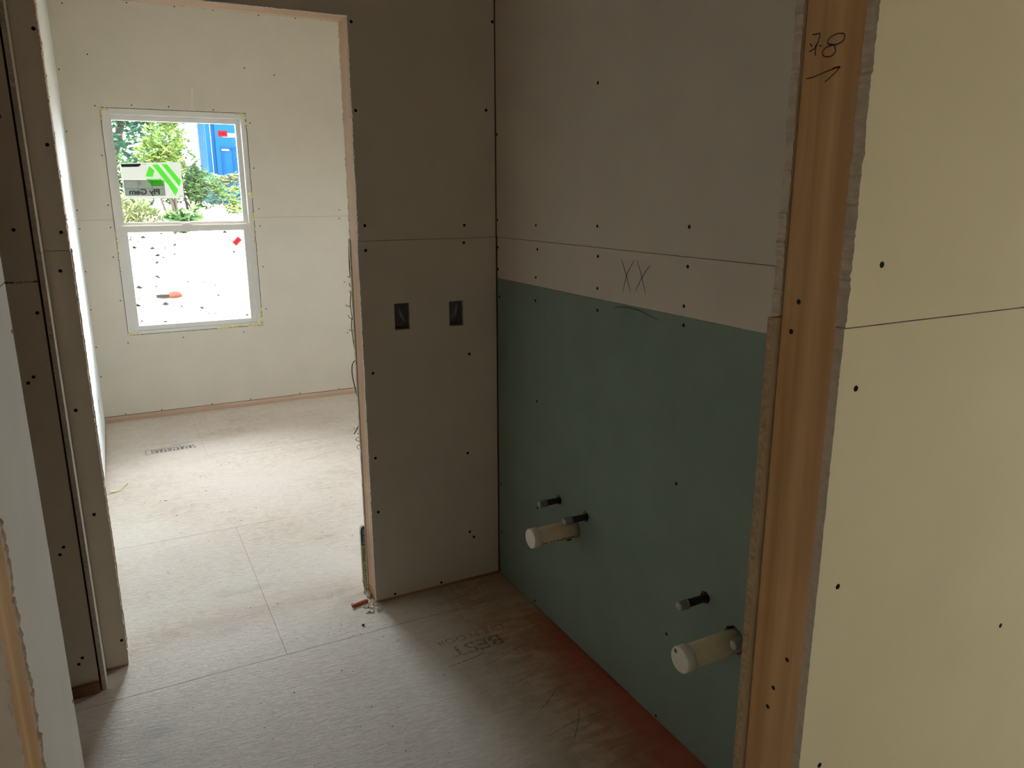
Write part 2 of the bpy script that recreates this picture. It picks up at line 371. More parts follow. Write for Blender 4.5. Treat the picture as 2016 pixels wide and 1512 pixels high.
# ------------------------------------------------------------------ far wall with the window
WX0, WX1, WZ0, WZ1 = -1.2444, -.343, .596, 2.086
def notch(z0, z1):
    a, b = XL, XR
    if z0 < 1: return [(a, z0), (b, z0), (b, z1), (WX1, z1), (WX1, WZ0), (WX0, WZ0), (WX0, z1), (a, z1)]
    return [(a, z0), (WX0, z0), (WX0, WZ1), (WX1, WZ1), (WX1, z0), (b, z0), (b, z1), (a, z1)]
core = MB()
for x0, x1, z0, z1 in ((-1.62, WX0-.002, -.25, H+.3), (WX1+.002, 2.7, -.25, H+.3), (WX0-.002, WX1+.002, -.25, WZ0-.002), (WX0-.002, WX1+.002, WZ1+.002, H+.3)):
    core.box(x0, x1, YW+T+.0005, 3.335, z0, z1)
ww = struct('wall_window', core, FRAMING, 'unpainted drywall far wall with the window in it', 'wall')
sheet(ww, 1, YW, YW+T, notch(.042, J-.0008), PAPER_FAR, GYPSUM_LIT, amps=[0, 0, 0, .0012, .0012, .0012, 0, 0], seed=3)
sheet(ww, 1, YW, YW+T, notch(J+.0008, H), PAPER_FAR, GYPSUM_LIT, amps=[0, .0012, .0012, .0012, 0, 0, 0, 0], seed=4)
MB().box(XL, XR, YW-.006, YW+T, 0.001, .038).build('bottom_plate', PLATE_PALE, ww)
MB().box(XL, XR, YW-.0085, YW-.006, 0.001, .010).build('plate_splinter', PLATE_PALE, ww)
screws(ww, 1, -1, YW, [(-1.374, 2.681), (-1.014, 2.72), (-1.272, 2.396), (-1.439, 2.298), (-1.267, 2.092), (-1.054, 2.104), (-1.445, 1.928), (-1.262, 1.786), (-.735, 2.724), (-.499, 2.726), (-.206, 2.722), (.04, 2.726), (.217, 2.729), (-.328, 2.378), (-.13, 2.345), (-.832, 2.105), (-.554, 2.098), (-1.264, 1.472), (-1.266, 1.328), (-1.273, 1.134), (-1.264, .841), (-1.25, .548), (-.897, .556), (-.486, .558), (-.314, .718), (-.311, 1.027), (-.309, 1.317), (-.307, 1.438), (-.319, 1.718), (-.321, 2.022), (-1.446, 1.442), (-1.446, 1.322), (-1.446, 1.045), (-1.446, .792), (-1.446, .536), (-1.441, .329), (-1.321, .049), (-1.09, .049), (-.752, .049), (-.479, .049), (-.114, .049), (.189, .049), (.282, .884), (.283, .488), (.336, .484), (.274, 1.424), (.27, 1.361)], .0045)
sm = MB(); ribbon(sm, [(-.689, 2.092), (-.684, 2.15), (-.678, 2.205)], 1, YW-.0003, .004, False); ribbon(sm, [(-.678, 2.20), (-.676, 2.23)], 1, YW-.0003, .009)
sm.build('scratch_mark', PVC_CAP, ww)

# window_1 --------------------------------------------------------
win = tag(empty('window_1', (-.794, 3.27, .6)), 'white single-hung window with two sashes in the far wall', 'window', 'structure')
def wp(name, mb, mat): 
    o = mb.build(name, mat); o.parent = win; o.matrix_parent_inverse = Matrix.Translation((.794, -3.27, -.6)); return o
def sub(o, par):
    o.parent = par; o.matrix_parent_inverse = par.matrix_parent_inverse.copy() if par.parent is win else Matrix(); return o
def ring(mb, x0, x1, y0, y1, z0, z1, l, r, b, t, m=0):
    mb.box(x0, x0+l, y0, y1, z0, z1, m); mb.box(x1-r, x1, y0, y1, z0, z1, m)
    mb.box(x0+l, x1-r, y0, y1, z0, z0+b, m); mb.box(x0+l, x1-r, y0, y1, z1-t, z1, m); return mb
fr = MB(); ring(fr, -1.241, -.346, 3.224, 3.345, .5985, 2.083, .034, .033, .0205, .036)
ring(fr, -1.30, -.29, 3.336, 3.345, .54, 2.14, .07, .07, .07, .07)             # nailing flange outside
fr.box(-1.208, -1.200, 3.2865, 3.2895, .62, 2.046); fr.box(-.386, -.378, 3.2865, 3.2895, .62, 2.046)   # parting strips of the tracks
frame = wp('frame', fr, VINYL)
us = wp('upper_sash', ring(MB(), -1.207, -.379, 3.294, 3.324, 1.318, 2.046, .026, .028, .036, .03), VINYL)
ls = wp('lower_sash', ring(MB(), -1.207, -.379, 3.248, 3.285, .620, 1.332, .040, .040, .032, .042), VINYL)
for par, b in ((us, (-1.182, -.406, 3.309, 3.313, 1.352, 2.018)), (ls, (-1.168, -.418, 3.266, 3.270, .650, 1.292))):
    o = MB().box(*b).build('pane', GLASS); o.parent = par
lk = wp('sash_lock', MB().box(-.82, -.76, 3.252, 3.284, 1.3325, 1.342).box(-.80, -.775, 3.245, 3.27, 1.342, 1.35), VINYL)
def foam(pts, seed):
    rnd = random.Random(seed); bm = bmesh.new()
    for x, y, z, r in pts:
        mt = Matrix.Translation((x, y, z)) @ Matrix.Diagonal((rnd.uniform(.8, 1.2), .8, rnd.uniform(.8, 1.2), 1))
        g = bmesh.ops.create_icosphere(bm, subdivisions=2, radius=r, matrix=mt)
        for v in g['verts']: v.co += Vector([rnd.uniform(-1, 1)*r*.12 for _ in range(3)])
    me = bpy.data.meshes.new('spray_foam'); bm.to_mesh(me); bm.free(); me.materials.append(FOAM)
    for p in me.polygons: p.use_smooth = True
    o = link('spray_foam', me); o.parent = win; o.matrix_parent_inverse = Matrix.Translation((.794, -3.27, -.6))
def bead(x0, z0, x1, z1, n, r, seed, y=3.221):
    rnd = random.Random(seed); foam([(x0+(x1-x0)*i/max(1, n-1)+rnd.uniform(-.003, .003), y, z0+(z1-z0)*i/max(1, n-1)+rnd.uniform(-.003, .003), r*rnd.uniform(.7, 1.25)) for i in range(n)], seed)
bead(-1.238, 2.075, -1.20, 2.078, 5, .009, 1); bead(-1.239, 2.0, -1.238, 2.07, 7, .007, 2)
bead(-.40, 2.079, -.352, 2.076, 5, .008, 3); bead(-.348, 1.99, -.350, 2.07, 7, .007, 4)
bead(-.352, 1.525, -.352, 1.545, 3, .012, 5); bead(-.350, 1.37, -.350, 1.40, 3, .013, 6)
bead(-.348, 1.20, -.347, 1.34, 9, .006, 7); bead(-.349, .61, -.348, .72, 8, .010, 8)
bead(-.45, .603, -.352, .606, 8, .012, 9); bead(-.66, .602, -.50, .607, 12, .009, 10)
bead(-1.238, .602, -1.17, .603, 6, .008, 11); bead(-1.239, 1.17, -1.238, 1.29, 9, .008, 12); bead(-1.239, 1.02, -1.239, 1.15, 8, .005, 13)
# stickers on the glass (seen from behind, so the print reads mirrored)
st = tag(empty('window_sticker', (-.976, 3.306, 1.51)), 'white sticker with green house emblem and mirrored lettering on the upper window pane', 'sticker')
def sp(name, poly, y, mat, hs=.0002):
    o = MB().prism([(a+.976, b-1.51) for a, b in poly], 1, y-3.306, y-3.306-hs).build(name, mat, st); return o
sp('backing', [(-1.167, 1.744), (-.79, 1.756), (-.785, 1.517), (-1.157, 1.51)], 3.3085, STK_WHITE)
for g in ([(-.986, 1.728), (-.956, 1.698), (-.971, 1.658), (-1.016, 1.658)], [(-.967, 1.736), (-.931, 1.74), (-.821, 1.575), (-.824, 1.56), (-.842, 1.529), (-.875, 1.595)],
          [(-.909, 1.742), (-.873, 1.741), (-.796, 1.632), (-.809, 1.592)], [(-1.014, 1.643), (-.918, 1.644), (-.907, 1.596), (-.982, 1.596)]):
    sp('green_chevron', g, 3.3080, STK_GREEN)
sp('header_band', [(-1.158, 1.738), (-1.035, 1.742), (-1.040, 1.729), (-1.053, 1.722), (-1.154, 1.718)], 3.3080, STK_DARK)
sp('header_line', [(-1.135, 1.731), (-1.052, 1.733), (-1.052, 1.727), (-1.135, 1.725)], 3.3076, STK_GREY)
sp('rating_box', [(-1.152, 1.632), (-.904, 1.633), (-.904, 1.533), (-1.152, 1.534)], 3.3082, STK_GREY, .00012)
gl = MB()
for a in ((-1.070, -1.068, 1.534, 1.632), (-.983, -.981, 1.576, 1.633), (-1.152, -.904, 1.576, 1.578), (-1.152, -.904, 1.631, 1.6335), (-.906, -.904, 1.533, 1.633), (-1.152, -1.15, 1.533, 1.633), (-1.152, -.904, 1.532, 1.5345), (-1.063, -1.051, 1.602, 1.604), (-1.063, -1.061, 1.608, 1.62), (-1.053, -1.051, 1.608, 1.62), (-1.063, -1.051, 1.607, 1.609), (-1.062, -1.052, 1.62, 1.6225), (-.818, -.791, 1.527, 1.529), (-1.03, -1.0, 1.737, 1.739)):
    gl.box(a[0]+.976, a[1]+.976, .0012, .0013, a[2]-1.51, a[3]-1.51)
gl.build('rating_lines', STK_DARK, st)
vs, fs = text_polys('Ply Gem', .050, .0018)
mb = MB(); wdt = max(v[0] for v in vs); k = .192/wdt
mb.add([(-.936+.976 - v[0]*k, .0009, 1.541-1.51 + v[1]) for v in vs], fs); mb.build('lettering', STK_DARK, st)
for (nm, cx, cz, y, ang, par, lab) in (('warning_label', -.494, 1.952, 3.3075, .02, us, 'small red label level at the top right of the upper window pane'), ('warning_label', -.468, 1.212, 3.2645, .75, ls, 'small red label tilted at the top right of the lower window pane')):
    e = tag(empty(nm, (cx, y, cz)), lab, 'label', group=None); e.rotation_euler = (0, -ang, 0)
    MB().box(-.031, .031, -.0004, 0, -.020, .020).build('backing', RED_L, e)
    MB().box(-.022, .022, -.0007, -.0005, -.004, .003).build('lettering', RED_D, e)

# ------------------------------------------------------------------ left wall and closet
wl = struct('wall_left', MB().box(-1.56, XL-T-.0005, .05, 3.33, -.2, H+.3).box(-1.56, XL-T-.0005, OW1+.01, -.99, -.2, H+.3).box(-1.56, XL-T-.0005, -1.0, -.09, 2.10, H+.3).box(-1.56, XL-T-.0005, -5.3, OW1+.01, -.2, H+.3), FRAMING, 'drywall wall along the left side with a closet opening', 'wall')
lu = sheet(wl, 0, XL-T, XL, rect(.114, YW, .013, J-.0008), PAPER_SKYLIT); sheet(wl, 0, XL-T, XL, rect(.114, YW, J+.0008, H), PAPER_SKYLIT)
sheet(wl, 0, XL-T, XL, rect(-.1, -.0005, .001, J-.0008), PAPER, amps=[0, 0, 0, .0008], seed=8); sheet(wl, 0, XL-T, XL, rect(-.1, -.0005, J+.0008, H), PAPER, amps=[0, 0, 0, .0012], seed=9)
sheet(wl, 0, XL-T, XL, rect(OW1, -.99, .013, 1.384), PAPER_LIT, amps=[0, .0006, 0, 0], seed=10); sheet(wl, 0, XL-T, XL, rect(OW1, -.99, 1.386, H), PAPER_LIT, amps=[0, .0006, 0, 0], seed=11)
sheet(wl, 0, XL-T, XL, rect(-.99, -.1, HEAD, H), PAPER)
sheet(wl, 0, XL-T, XL, rect(YR, OW0, .013, H), PAPER)
screws(wl, 0, 1, XL, [(-1.005, .55), (-1.005, 1.30), (-1.4, 1.46), (-1.4, 1.3)], .0045)
# closet behind the opening
wc = struct('wall_closet', MB().box(-2.7, -1.4735, -.0995+T, .05, -.2, H+.3).box(-2.75, -2.6, -1.25, .05, -.2, H+.3).box(-2.7, -1.56, -1.3, -1.19, -.2, H+.3), FRAMING, 'dim drywall end wall inside the closet at left', 'wall')
sheet(wc, 1, -.1, -.1+T, rect(-2.6, -1.4735, .034, 1.30), PAPER, amps=[.0008, 0, .002, 0], seed=12)
sheet(wc, 1, -.1, -.1+T, rect(-2.6, -1.4735, 1.303, H), PAPER, amps=[.0025, 0, 0, 0], seed=13)
MB().box(-2.6, -1.4735, -.112, -.1+T, .001, .036).build('bottom_plate', FRAMING, wc)
screws(wc, 1, -1, -.1, [(-1.511, 1.443), (-1.486, 1.215), (-1.519, 1.034), (-1.534, 1.018), (-1.512, .507), (-1.524, .485), (-1.509, .129), (-1.521, .11)], .0052)
sm = MB()
for pts in ([(-1.513, 1.755), (-1.502, 1.754), (-1.500, 1.746), (-1.511, 1.742)], [(-1.511, 1.742), (-1.500, 1.739), (-1.501, 1.731), (-1.514, 1.731)], [(-1.515, 1.722), (-1.505, 1.72)]): ribbon(sm, pts, 1, -.1004, .0018)
sm.build('pencil_mark', PENCIL, wc)

# ------------------------------------------------------------------ partition with the far doorway
pc = MB(); Y0, Y1 = 0, .114
for x0, x1, z0, z1 in ((XL-T, D0, -.2, H+.3), (D1, 2.7, -.2, H+.3), (D0, D1, HEAD, H+.3)): pc.box(x0+.0004, x1-.0004 if x1 != D0 else x1-.001, T+.0004, Y1-T-.0004, z0, z1)
wpn = struct('wall_partition', pc, FRAMING, 'drywall partition with the open doorway to the far room', 'wall')
def side_sheets(par, ax, d0, d1, x0, x1, rag_edge, mat, z0=.013, seed=20, edge=GYPSUM, off=.0):
    # rag_edge: 1 when the sawn edge is at x1, 3 when at x0, -1 none
    am = [0, 0, 0, 0]; 
    if rag_edge >= 0: am[rag_edge] = .0011
    a0, a1 = (x0-off, x1) if rag_edge == 3 else (x0, x1+off)
    a = sheet(par, ax, d0, d1, rect(a0 if rag_edge == 3 else x0, a1 if rag_edge == 1 else x1, z0, J-.0008), mat, edge, am, seed)
    am = [k*1.7 for k in am]
    b = sheet(par, ax, d0, d1, rect(x0, x1, J+.0008, H), mat, edge, am, seed+1); return a, b
ps1, ps2 = side_sheets(wpn, 1, 0, T, D1-.001, -.004, 3, PAPER, seed=20, off=.003)
side_sheets(wpn, 1, 0, T, XL+.0005, D0+.001, 1, PAPER, seed=22, off=.002)
side_sheets(wpn, 1, Y1-T, Y1, D1, XR, 3, PAPER_FAR, seed=24, off=.004)
side_sheets(wpn, 1, Y1-T, Y1, XL, D0, 1, PAPER_FAR, seed=26, off=.003)
sheet(wpn, 1, 0, T, rect(D0+.0015, D1-.0015, HEAD-.001, H), PAPER, amps=[.001, 0, 0, 0], seed=28)
sheet(wpn, 1, Y1-T, Y1, rect(D0+.0005, D1-.0005, HEAD, H), PAPER_FAR, amps=[.001, 0, 0, 0], seed=29)
MB().box(D1-.0005, D1+.037, T+.001, Y1-T-.001, .038, HEAD+.0).build('jamb_stud', STUD_PALE, wpn)
MB().box(D0-.036, D0+.0005, T+.001, Y1-T-.001, .038, HEAD).build('jamb_stud', STUD_PALE, wpn)
MB().box(D0, D1, T+.001, Y1-T-.001, HEAD-.0005, HEAD+.037).build('header', wood('pine_header', (.58, .38, .24), (.72, .52, .35), 'x'), wpn)
MB().box(D1-.0008, 0, T-.004, Y1-.009, .0008, .036).build('bottom_plate', PLATE, wpn)
MB().box(XL, D0+.0008, T-.004, Y1-.009, .0008, .036).build('bottom_plate', PLATE, wpn)
screws(wpn, 1, -1, 0, [(-.515, 2.072), (-.515, 1.802), (-.503, 1.43), (-.504, 1.346), (-.5, .911), (-.506, .59), (-.505, .376), (-.038, 1.824), (-.131, 1.424), (-.134, 1.361), (-.12, .944), (-.134, .549), (-.131, .214), (-.114, .188), (-.454, .022), (-.26, .022), (-.010, 2.117), (-1.401, 1.974), (-1.408, 1.672), (-1.405, 1.43), (-1.421, 1.32), (-1.434, .899), (-1.426, .556), (-1.400, .102)], .0056)
tp = MB()
def strip(pts, wds):
    pts = smooth_pts(pts, 4); n = len(pts); vs = []
    for i, p in enumerate(pts):
        wd = wds[min(len(wds)-1, int(i/n*len(wds)))]
        vs += [(p[0]-wd/2, p[1], p[2]), (p[0]+wd/2, p[1]+wd*.3, p[2])]
    tp.add(vs, [(2*i, 2*i+1, 2*i+3, 2*i+2) for i in range(n-1)], 0)
strip([(-.529, .1145, 1.38), (-.532, .116, 1.30), (-.531, .1165, 1.247)], [.004])
strip([(-.530, .115, 1.20), (-.536, .117, 1.155), (-.534, .118, 1.12), (-.530, .117, 1.09)], [.004, .003])
strip([(-.533, .1155, 1.10), (-.536, .116, 1.06), (-.530, .116, .99), (-.527, .1155, .97)], [.004, .005])
for a, b in (((-.532, .116, 1.247), (-.540, .12, 1.249)), ((-.534, .117, 1.141), (-.552, .12, 1.146)), ((-.534, .116, 1.095), (-.546, .119, 1.108)), ((-.532, .116, 1.052), (-.545, .12, 1.056)), ((-.530, .116, 1.19), (-.537, .12, 1.195)), ((-.531, .116, 1.21), (-.536, .118, 1.224))):
    tp.tube([a, ((a[0]+b[0])/2, b[1], (a[2]+b[2])/2-.004), b], .0013, 5)
tp.tube(smooth_pts([(-.527, .115, .942), (-.540, .118, .925), (-.543, .119, .89), (-.536, .118, .84), (-.525, .117, .78), (-.519, .117, .735), (-.522, .118, .705), (-.535, .120, .675), (-.548, .122, .655)], 4), .0021, 6)
tp.tube([(-.535+.009*math.sin(t*.9)*(1 if t < 12 else .5), .121+.005*math.cos(t*.9), .655-.0043*t) for t in range(16)], .0013, 5)
tp.build('torn_paper', TORN, wpn)

# ------------------------------------------------------------------ vanity wall
wv = struct('wall_vanity', MB().box(.045, .10, OW1-.02, .0, -.2, H+.3), FRAMING, 'vanity wall of grey drywall above green moisture board', 'wall')
MB().box(T+.0004, .10, OW1, -.001, .0008, .038).build('bottom_plate', PLATE_Y, wv)
sheet(wv, 0, 0, T, rect(OW1, -.0005, J+.0008, H), PAPER)
mid = sheet(wv, 0, 0, T, rect(OW1, -.0045, 1.2265, J-.0008), PAPER)
grn = sheet(wv, 0, 0, T, rect(OW1, -.0045, .010, 1.2258), PAPER_GREEN, amps=[.0008, 0, .0006, 0], seed=31)
PIPES = [('drain', -.572, .433), ('supply', -.470, .498), ('supply', -.641, .502), ('drain', -1.330, .434), ('supply', -1.218, .498), ('supply', -1.404, .487)]
hc = MB()
for k, y, z in PIPES:
    rnd = random.Random(int(-y*1000)); r = .033 if k == 'drain' else .0165
    n = 18; ring_ = [(y+math.cos(2*math.pi*i/n)*r*rnd.uniform(1.0, 1.16), z+math.sin(2*math.pi*i/n)*r*rnd.uniform(1.0, 1.16)+(r*.1)) for i in range(n)]
    hc.prism(ring_, 0, -.01, .03)
cut(grn, hc)
screws(wv, 0, -1, 0, [(-.656, 1.839), (-.299, 1.43), (-.67, 1.44), (-1.079, 1.452), (-.008, 1.44), (-.010, 1.34), (-.31, 1.351), (-.677, 1.352), (-1.081, 1.354), (-.010, 1.259), (-.3, 1.255), (-.678, 1.257), (-1.074, 1.253), (-.019, 1.157), (-.298, 1.175), (-.681, 1.191), (-1.077, 1.204), (-1.08, .771), (-.02, .402), (-.026, .194), (-.303, .024), (-1.072, .31), (-.319, .412), (-1.043, .02), (-.312, .817), (-.009, 1.742)], .0052)
sm = MB()
for pts in ([(-.796, 1.353), (-.823, 1.308), (-.844, 1.263)], [(-.856, 1.354), (-.824, 1.308), (-.809, 1.259)], [(-.871, 1.354), (-.895, 1.31), (-.914, 1.265)], [(-.929, 1.346), (-.894, 1.308), (-.868, 1.268)], [(-.766, 1.208), (-.792, 1.216), (-.836, 1.219), (-.886, 1.218), (-.927, 1.211), (-.973, 1.202)]): ribbon(sm, pts, 0, -.0004, .0026)
sm.build('pencil_mark', PENCIL, wv)

# ------------------------------------------------------------------ near wall with the near doorway
nc = MB()
for x0, x1, z0, z1 in ((-1.62, D0-.037, -.2, H+.3), (D1+.04, 2.7, -.2, H+.3), (D0-.037, D1+.04, HEAD+.038, H+.3)): nc.box(x0, x1, OW0+T+.0004, OW1-T-.0004, z0, z1)
wn = struct('wall_doorway', nc, FRAMING, 'ivory drywall wall at right beside the near doorway post', 'wall')
NS = dict(edge=GYPSUM)
# right side: lower sheets stand a little proud of the post, upper ones sit back from it
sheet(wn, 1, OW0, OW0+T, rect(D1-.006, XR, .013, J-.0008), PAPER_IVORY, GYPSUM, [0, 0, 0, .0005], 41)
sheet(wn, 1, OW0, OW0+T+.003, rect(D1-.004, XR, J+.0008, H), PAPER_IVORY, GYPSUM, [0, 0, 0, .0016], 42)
lo = sheet(wn, 1, OW1-T, OW1, rect(D1-.008, XR, .013, J-.002), PAPER, GYPSUM_TAN, [0, 0, 0, .0007], 43)
sheet(wn, 1, OW1-T, OW1, rect(D1-.002, XR, J+.0008, H), PAPER, GYPSUM, [0, 0, 0, .0016], 44)
sheet(wn, 1, OW0, OW0+T, rect(XL, D0+.003, .013, J), PAPER, GYPSUM, [0, .0011, 0, 0], 45)
sheet(wn, 1, OW0, OW0+T, rect(XL, D0+.003, J, H), PAPER, GYPSUM, [0, .0011, 0, 0], 46)
sheet(wn, 1, OW1-T, OW1, rect(XL, D0+.001, .013, J), PAPER, GYPSUM_TAN, [0, .0013, 0, 0], 47)
sheet(wn, 1, OW1-T, OW1, rect(XL, D0+.001, J, H), PAPER, GYPSUM_TAN, [0, .0013, 0, 0], 48)
sheet(wn, 1, OW0, OW0+T, rect(D0+.004, D1-.006, HEAD, H), PAPER); sheet(wn, 1, OW1-T, OW1, rect(D0+.004, D1-.006, HEAD, H), PAPER)
js = MB().box(D1, D1+.0385, OW0+T+.0045, OW1-T-.0038, .0, HEAD).build('jamb_stud', STUD, wn)
MB().box(D0-.036, D0, OW0+T+.002, OW1-T-.003, .0, HEAD).build('jamb_stud', STUD, wn)
MB().box(D0-.036, D1+.0385, OW0+T+.003, OW1-T-.0012, HEAD, HEAD+.037).build('header', PLATE, wn)
screws(wn, 1, -1, OW0, [(-.48, 1.45), (-.502, 1.302), (-.495, 1.035), (-.098, .864), (-.492, .76), (-.49, 1.85)], .0042)
kn = MB()
for y, z in ((-1.912, 1.4), (-1.904, 1.361), (-1.946, .912), (-1.927, .856), (-1.92, .821)):
    kn.lathe((D1-.0004, y, z), (1, 0, 0), [(0, .0028), (.0005, .0036), (.0006, .0012)], 9)
kn.build('nail_hole', DARKBIT, js)
sm = MB(); PX = D1-.0005
for pts in ([(-1.898, 1.712), (-1.904, 1.7115), (-1.909, 1.711), (-1.907, 1.703), (-1.904, 1.695), (-1.905, 1.688)], [(-1.895, 1.694), (-1.902, 1.696), (-1.905, 1.701)], [(-1.895, 1.703), (-1.899, 1.699)], [(-1.909, 1.698), (-1.913, 1.698)],
            [(-1.93, 1.696), (-1.921, 1.699), (-1.923, 1.704), (-1.933, 1.707), (-1.943, 1.705), (-1.943, 1.699), (-1.936, 1.696), (-1.93, 1.696), (-1.92, 1.695), (-1.915, 1.691), (-1.917, 1.686), (-1.925, 1.684), (-1.931, 1.686), (-1.933, 1.69), (-1.93, 1.696)],
            [(-1.894, 1.664), (-1.906, 1.665), (-1.921, 1.668), (-1.936, 1.6705), (-1.942, 1.671)], [(-1.922, 1.657), (-1.93, 1.662), (-1.936, 1.666), (-1.941, 1.671)], [(-1.931, 1.6705), (-1.941, 1.6715)]): ribbon(sm, pts, 0, PX, .0013, False)
sm.build('pencil_mark', INK, js)
MB().box(D1-.003, D1-.0016, OW0+.0134, OW0+.0148, .60, .86).build('corner_strip', STEEL, wn)

# ------------------------------------------------------------------ remaining walls (behind and beside the camera)
def added_window(name, loc, rz, h, zh, label):  # unseen windows added only to let in extra daylight
    w_ = tag(empty(name, loc), label, 'window', 'structure'); w_.rotation_euler[2] = rz; t = .035
    MB().box(-.04, .07, -h, -h+t, 0, zh).box(-.04, .07, h-t, h, 0, zh).box(-.04, .07, -h+t, h-t, 0, t).box(-.04, .07, -h+t, h-t, zh-t, zh).build('frame', VINYL, w_)
    MB().box(.0, .04, -h+t, h-t, zh/2-.02, zh/2+.02).build('added_meeting_rail', VINYL, w_)
    MB().box(.018, .022, -h+t, h-t, t, zh/2-.02).build('pane', GLASS, w_); MB().box(.018, .022, -h+t, h-t, zh/2+.02, zh-t).build('pane', GLASS, w_)  # panes of the added windows
def framed(mb, ax, d0, d1, a, b, c, h, z0, z1):
    def bx(a0, a1, q0, q1): mb.box(a0, a1, d0, d1, q0, q1) if ax == 1 else mb.box(d0, d1, a0, a1, q0, q1)
    bx(a, c-h, -.25, H+.3); bx(c+h, b, -.25, H+.3); bx(c-h, c+h, -.25, z0); bx(c-h, c+h, z1, H+.3); return mb
W3 = (1.7, .25, .9, 1.9); W2 = (1.7, .32, 1.05, 2.35)
wr = struct('wall_right', framed(MB().box(XR+T+.0005, 2.7, -5.3, .0, -.2, H+.3), 0, XR+T+.0005, 2.7, .0, 3.33, *W3), FRAMING, 'drywall wall closing the rooms at far right, out of frame', 'wall')
def four(par, ax, d, a, b, c, h, z0, z1, mat):
    for p in (rect(a, c-h, .013, H), rect(c+h, b, .013, H), rect(c-h, c+h, .013, z0), rect(c-h, c+h, z1, H)): sheet(par, ax, d[0], d[1], p, mat)
four(wr, 0, (XR, XR+T), Y1, YW, *W3, PAPER_FAR); sheet(wr, 0, XR, XR+T, rect(YR, OW0, .013, H), PAPER)
added_window('added_window_3', (2.62, W3[0], W3[2]), 0, W3[1], W3[3]-W3[2], 'small white framed window added for daylight in the far room side wall, out of frame')
wb = struct('wall_rear', framed(MB(), 1, -5.33, YR-T-.0005, -1.62, 2.7, *W2), FRAMING, 'drywall wall behind the camera, out of frame', 'wall')
four(wb, 1, (YR-T, YR), XL, XR, *W2, PAPER)
added_window('added_window_2', (W2[0], -5.27, W2[2]), math.radians(-90), W2[1], W2[3]-W2[2], 'white framed window added for daylight behind the camera, out of frame')

# ------------------------------------------------------------------ electrical boxes
BOX = [(-.410, -.3535, 1.059, 1.155, 'dark outlet box under clear film, nearer the doorway of the two', 5), (-.1985, -.142, 1.056, 1.149, 'dark outlet box under clear film, nearer the green wall corner of the two', 9)]
bc = MB(); bc2 = MB()
for x0, x1, z0, z1, lab, sd in BOX:
    bc.prism(ragged(rect(x0, x1, z0, z1), [.0006]*4, .006, sd), 1, -.01, .03); bc2.box(x0-.001, x1+.001, .012, .06, z0-.001, z1+.001)
cut(ps1, bc); cut(wpn, bc2)
for x0, x1, z0, z1, lab, sd in BOX:
    e = tag(empty('outlet_box', ((x0+x1)/2, .004, z0)), lab, 'outlet box')
    hw = (x1-x0)/2-.0022; hh = z1-z0-.003
    b = MB(); b.box(-hw, hw, .044, .046, .0025, hh); b.box(-hw, -hw+.002, .002, .044, .0025, hh); b.box(hw-.002, hw, .002, .044, .0025, hh); b.box(-hw+.002, hw-.002, .002, .044, .0025, .0045); b.box(-hw+.002, hw-.002, .002, .044, hh-.002, hh)
    b.build('box', BOXIN, e)
    rnd = random.Random(sd); n1, n2 = 12, 20; vs = []
    for j in range(n2+1):
        for i in range(n1+1):
            u, v = i/n1, j/n2; ed = min(u, 1-u, v, 1-v)*2
            crease = abs(math.sin((u*2.2+v*(1.7 if sd == 5 else -2.3))*3.1+sd))*.006 + abs(math.sin((u*5-v*3)*2+sd))*.003
            vs.append((-hw+.002+(2*hw-.004)*u, .010-ed*crease+rnd.uniform(-.0007, .0007), .006+(hh-.010)*v))
    MB().add(vs, [(j*(n1+1)+i, j*(n1+1)+i+1, (j+1)*(n1+1)+i+1, (j+1)*(n1+1)+i) for j in range(n2) for i in range(n1)]).build('plastic_film', FILM, e)
    cr = MB()
    pts = [(-.3, .85), (-.15, .62), (.02, .42), (.25, .22)] if sd == 5 else [(.12, .95), (.02, .7), (-.12, .48), (-.35, .25)]
    for off in (0, .12):
        cr.tube([((a+off)*hw*1.6, .0035, .006+hh*b*.92) for a, b in pts], [.0003, .0009, .0008, .0003], 4)
    cr.build('film_crease', sheet_mat('film_fold_%d' % sd, (.75, .72, .70), .2), e)
e = tag(empty('outlet_box', (XL, 2.54, .235)), 'dark slot of an outlet box low on the bright left wall of far room', 'outlet box')
oc = MB().box(XL-.03, XL+.01, 2.507, 2.568, .235, .335); cut(lu, oc)
MB().box(-.0125, -.0045, -.031, .026, .003, .098).build('box', BOXIN, e)

# ------------------------------------------------------------------ pipes
def at_wall(name, y, z, lab, cat, grp): return tag(empty(name, (0, y, z)), lab, cat, group=grp)
for (y, z, L, lab, droop, txt) in ((-.572, .433, .168, 'capped cream drain stub pipe, the farther of the two on green wall', .0, True), (-1.330, .434, .172, 'capped cream drain stub pipe, the nearer of the two on green wall', .0, False)):
    e = at_wall('drain_pipe', y, z, lab, 'pipe', 'drain stubs')
    MB().lathe((.04, 0, 0), (-1, 0, 0), [(0, .0302), (L+.03, .0302)], 28).build('pipe', PVC, e)
    MB().lathe((-L+.024, 0, 0), (-1, 0, 0), [(0, .0310), (.001, .0334), (.024, .0334), (.0258, .0320), (.0262, .0300)], 28).build('cap', PVC_CAP, e)
    if txt:
        vs, fs = text_polys('DWV  SCH 40  ASTM D2665', .0125, .0003)
        mb = MB(); wx = max(v[0] for v in vs)
        q = []
        for v in vs:
            an = math.radians(-38) + v[1]/.0302
            q.append((-L+.03 + v[0]*(.125/wx), -math.cos(an)*.0305, math.sin(an)*.0305))
        mb.add(q, fs); mb.build('printed_line', INK, e)
        MB().box(-.03, -.015, -.008, .002, -.036, -.0302).build('chipped_edge', DARKBIT, e)
    else:
        MB().lathe((-L-.0022, .016, .016), (-1, 0, 0), [(0, .006), (.0004, .004)], 7).build('rust_stain', plain('rust', (.30, .17, .10), .9), e)
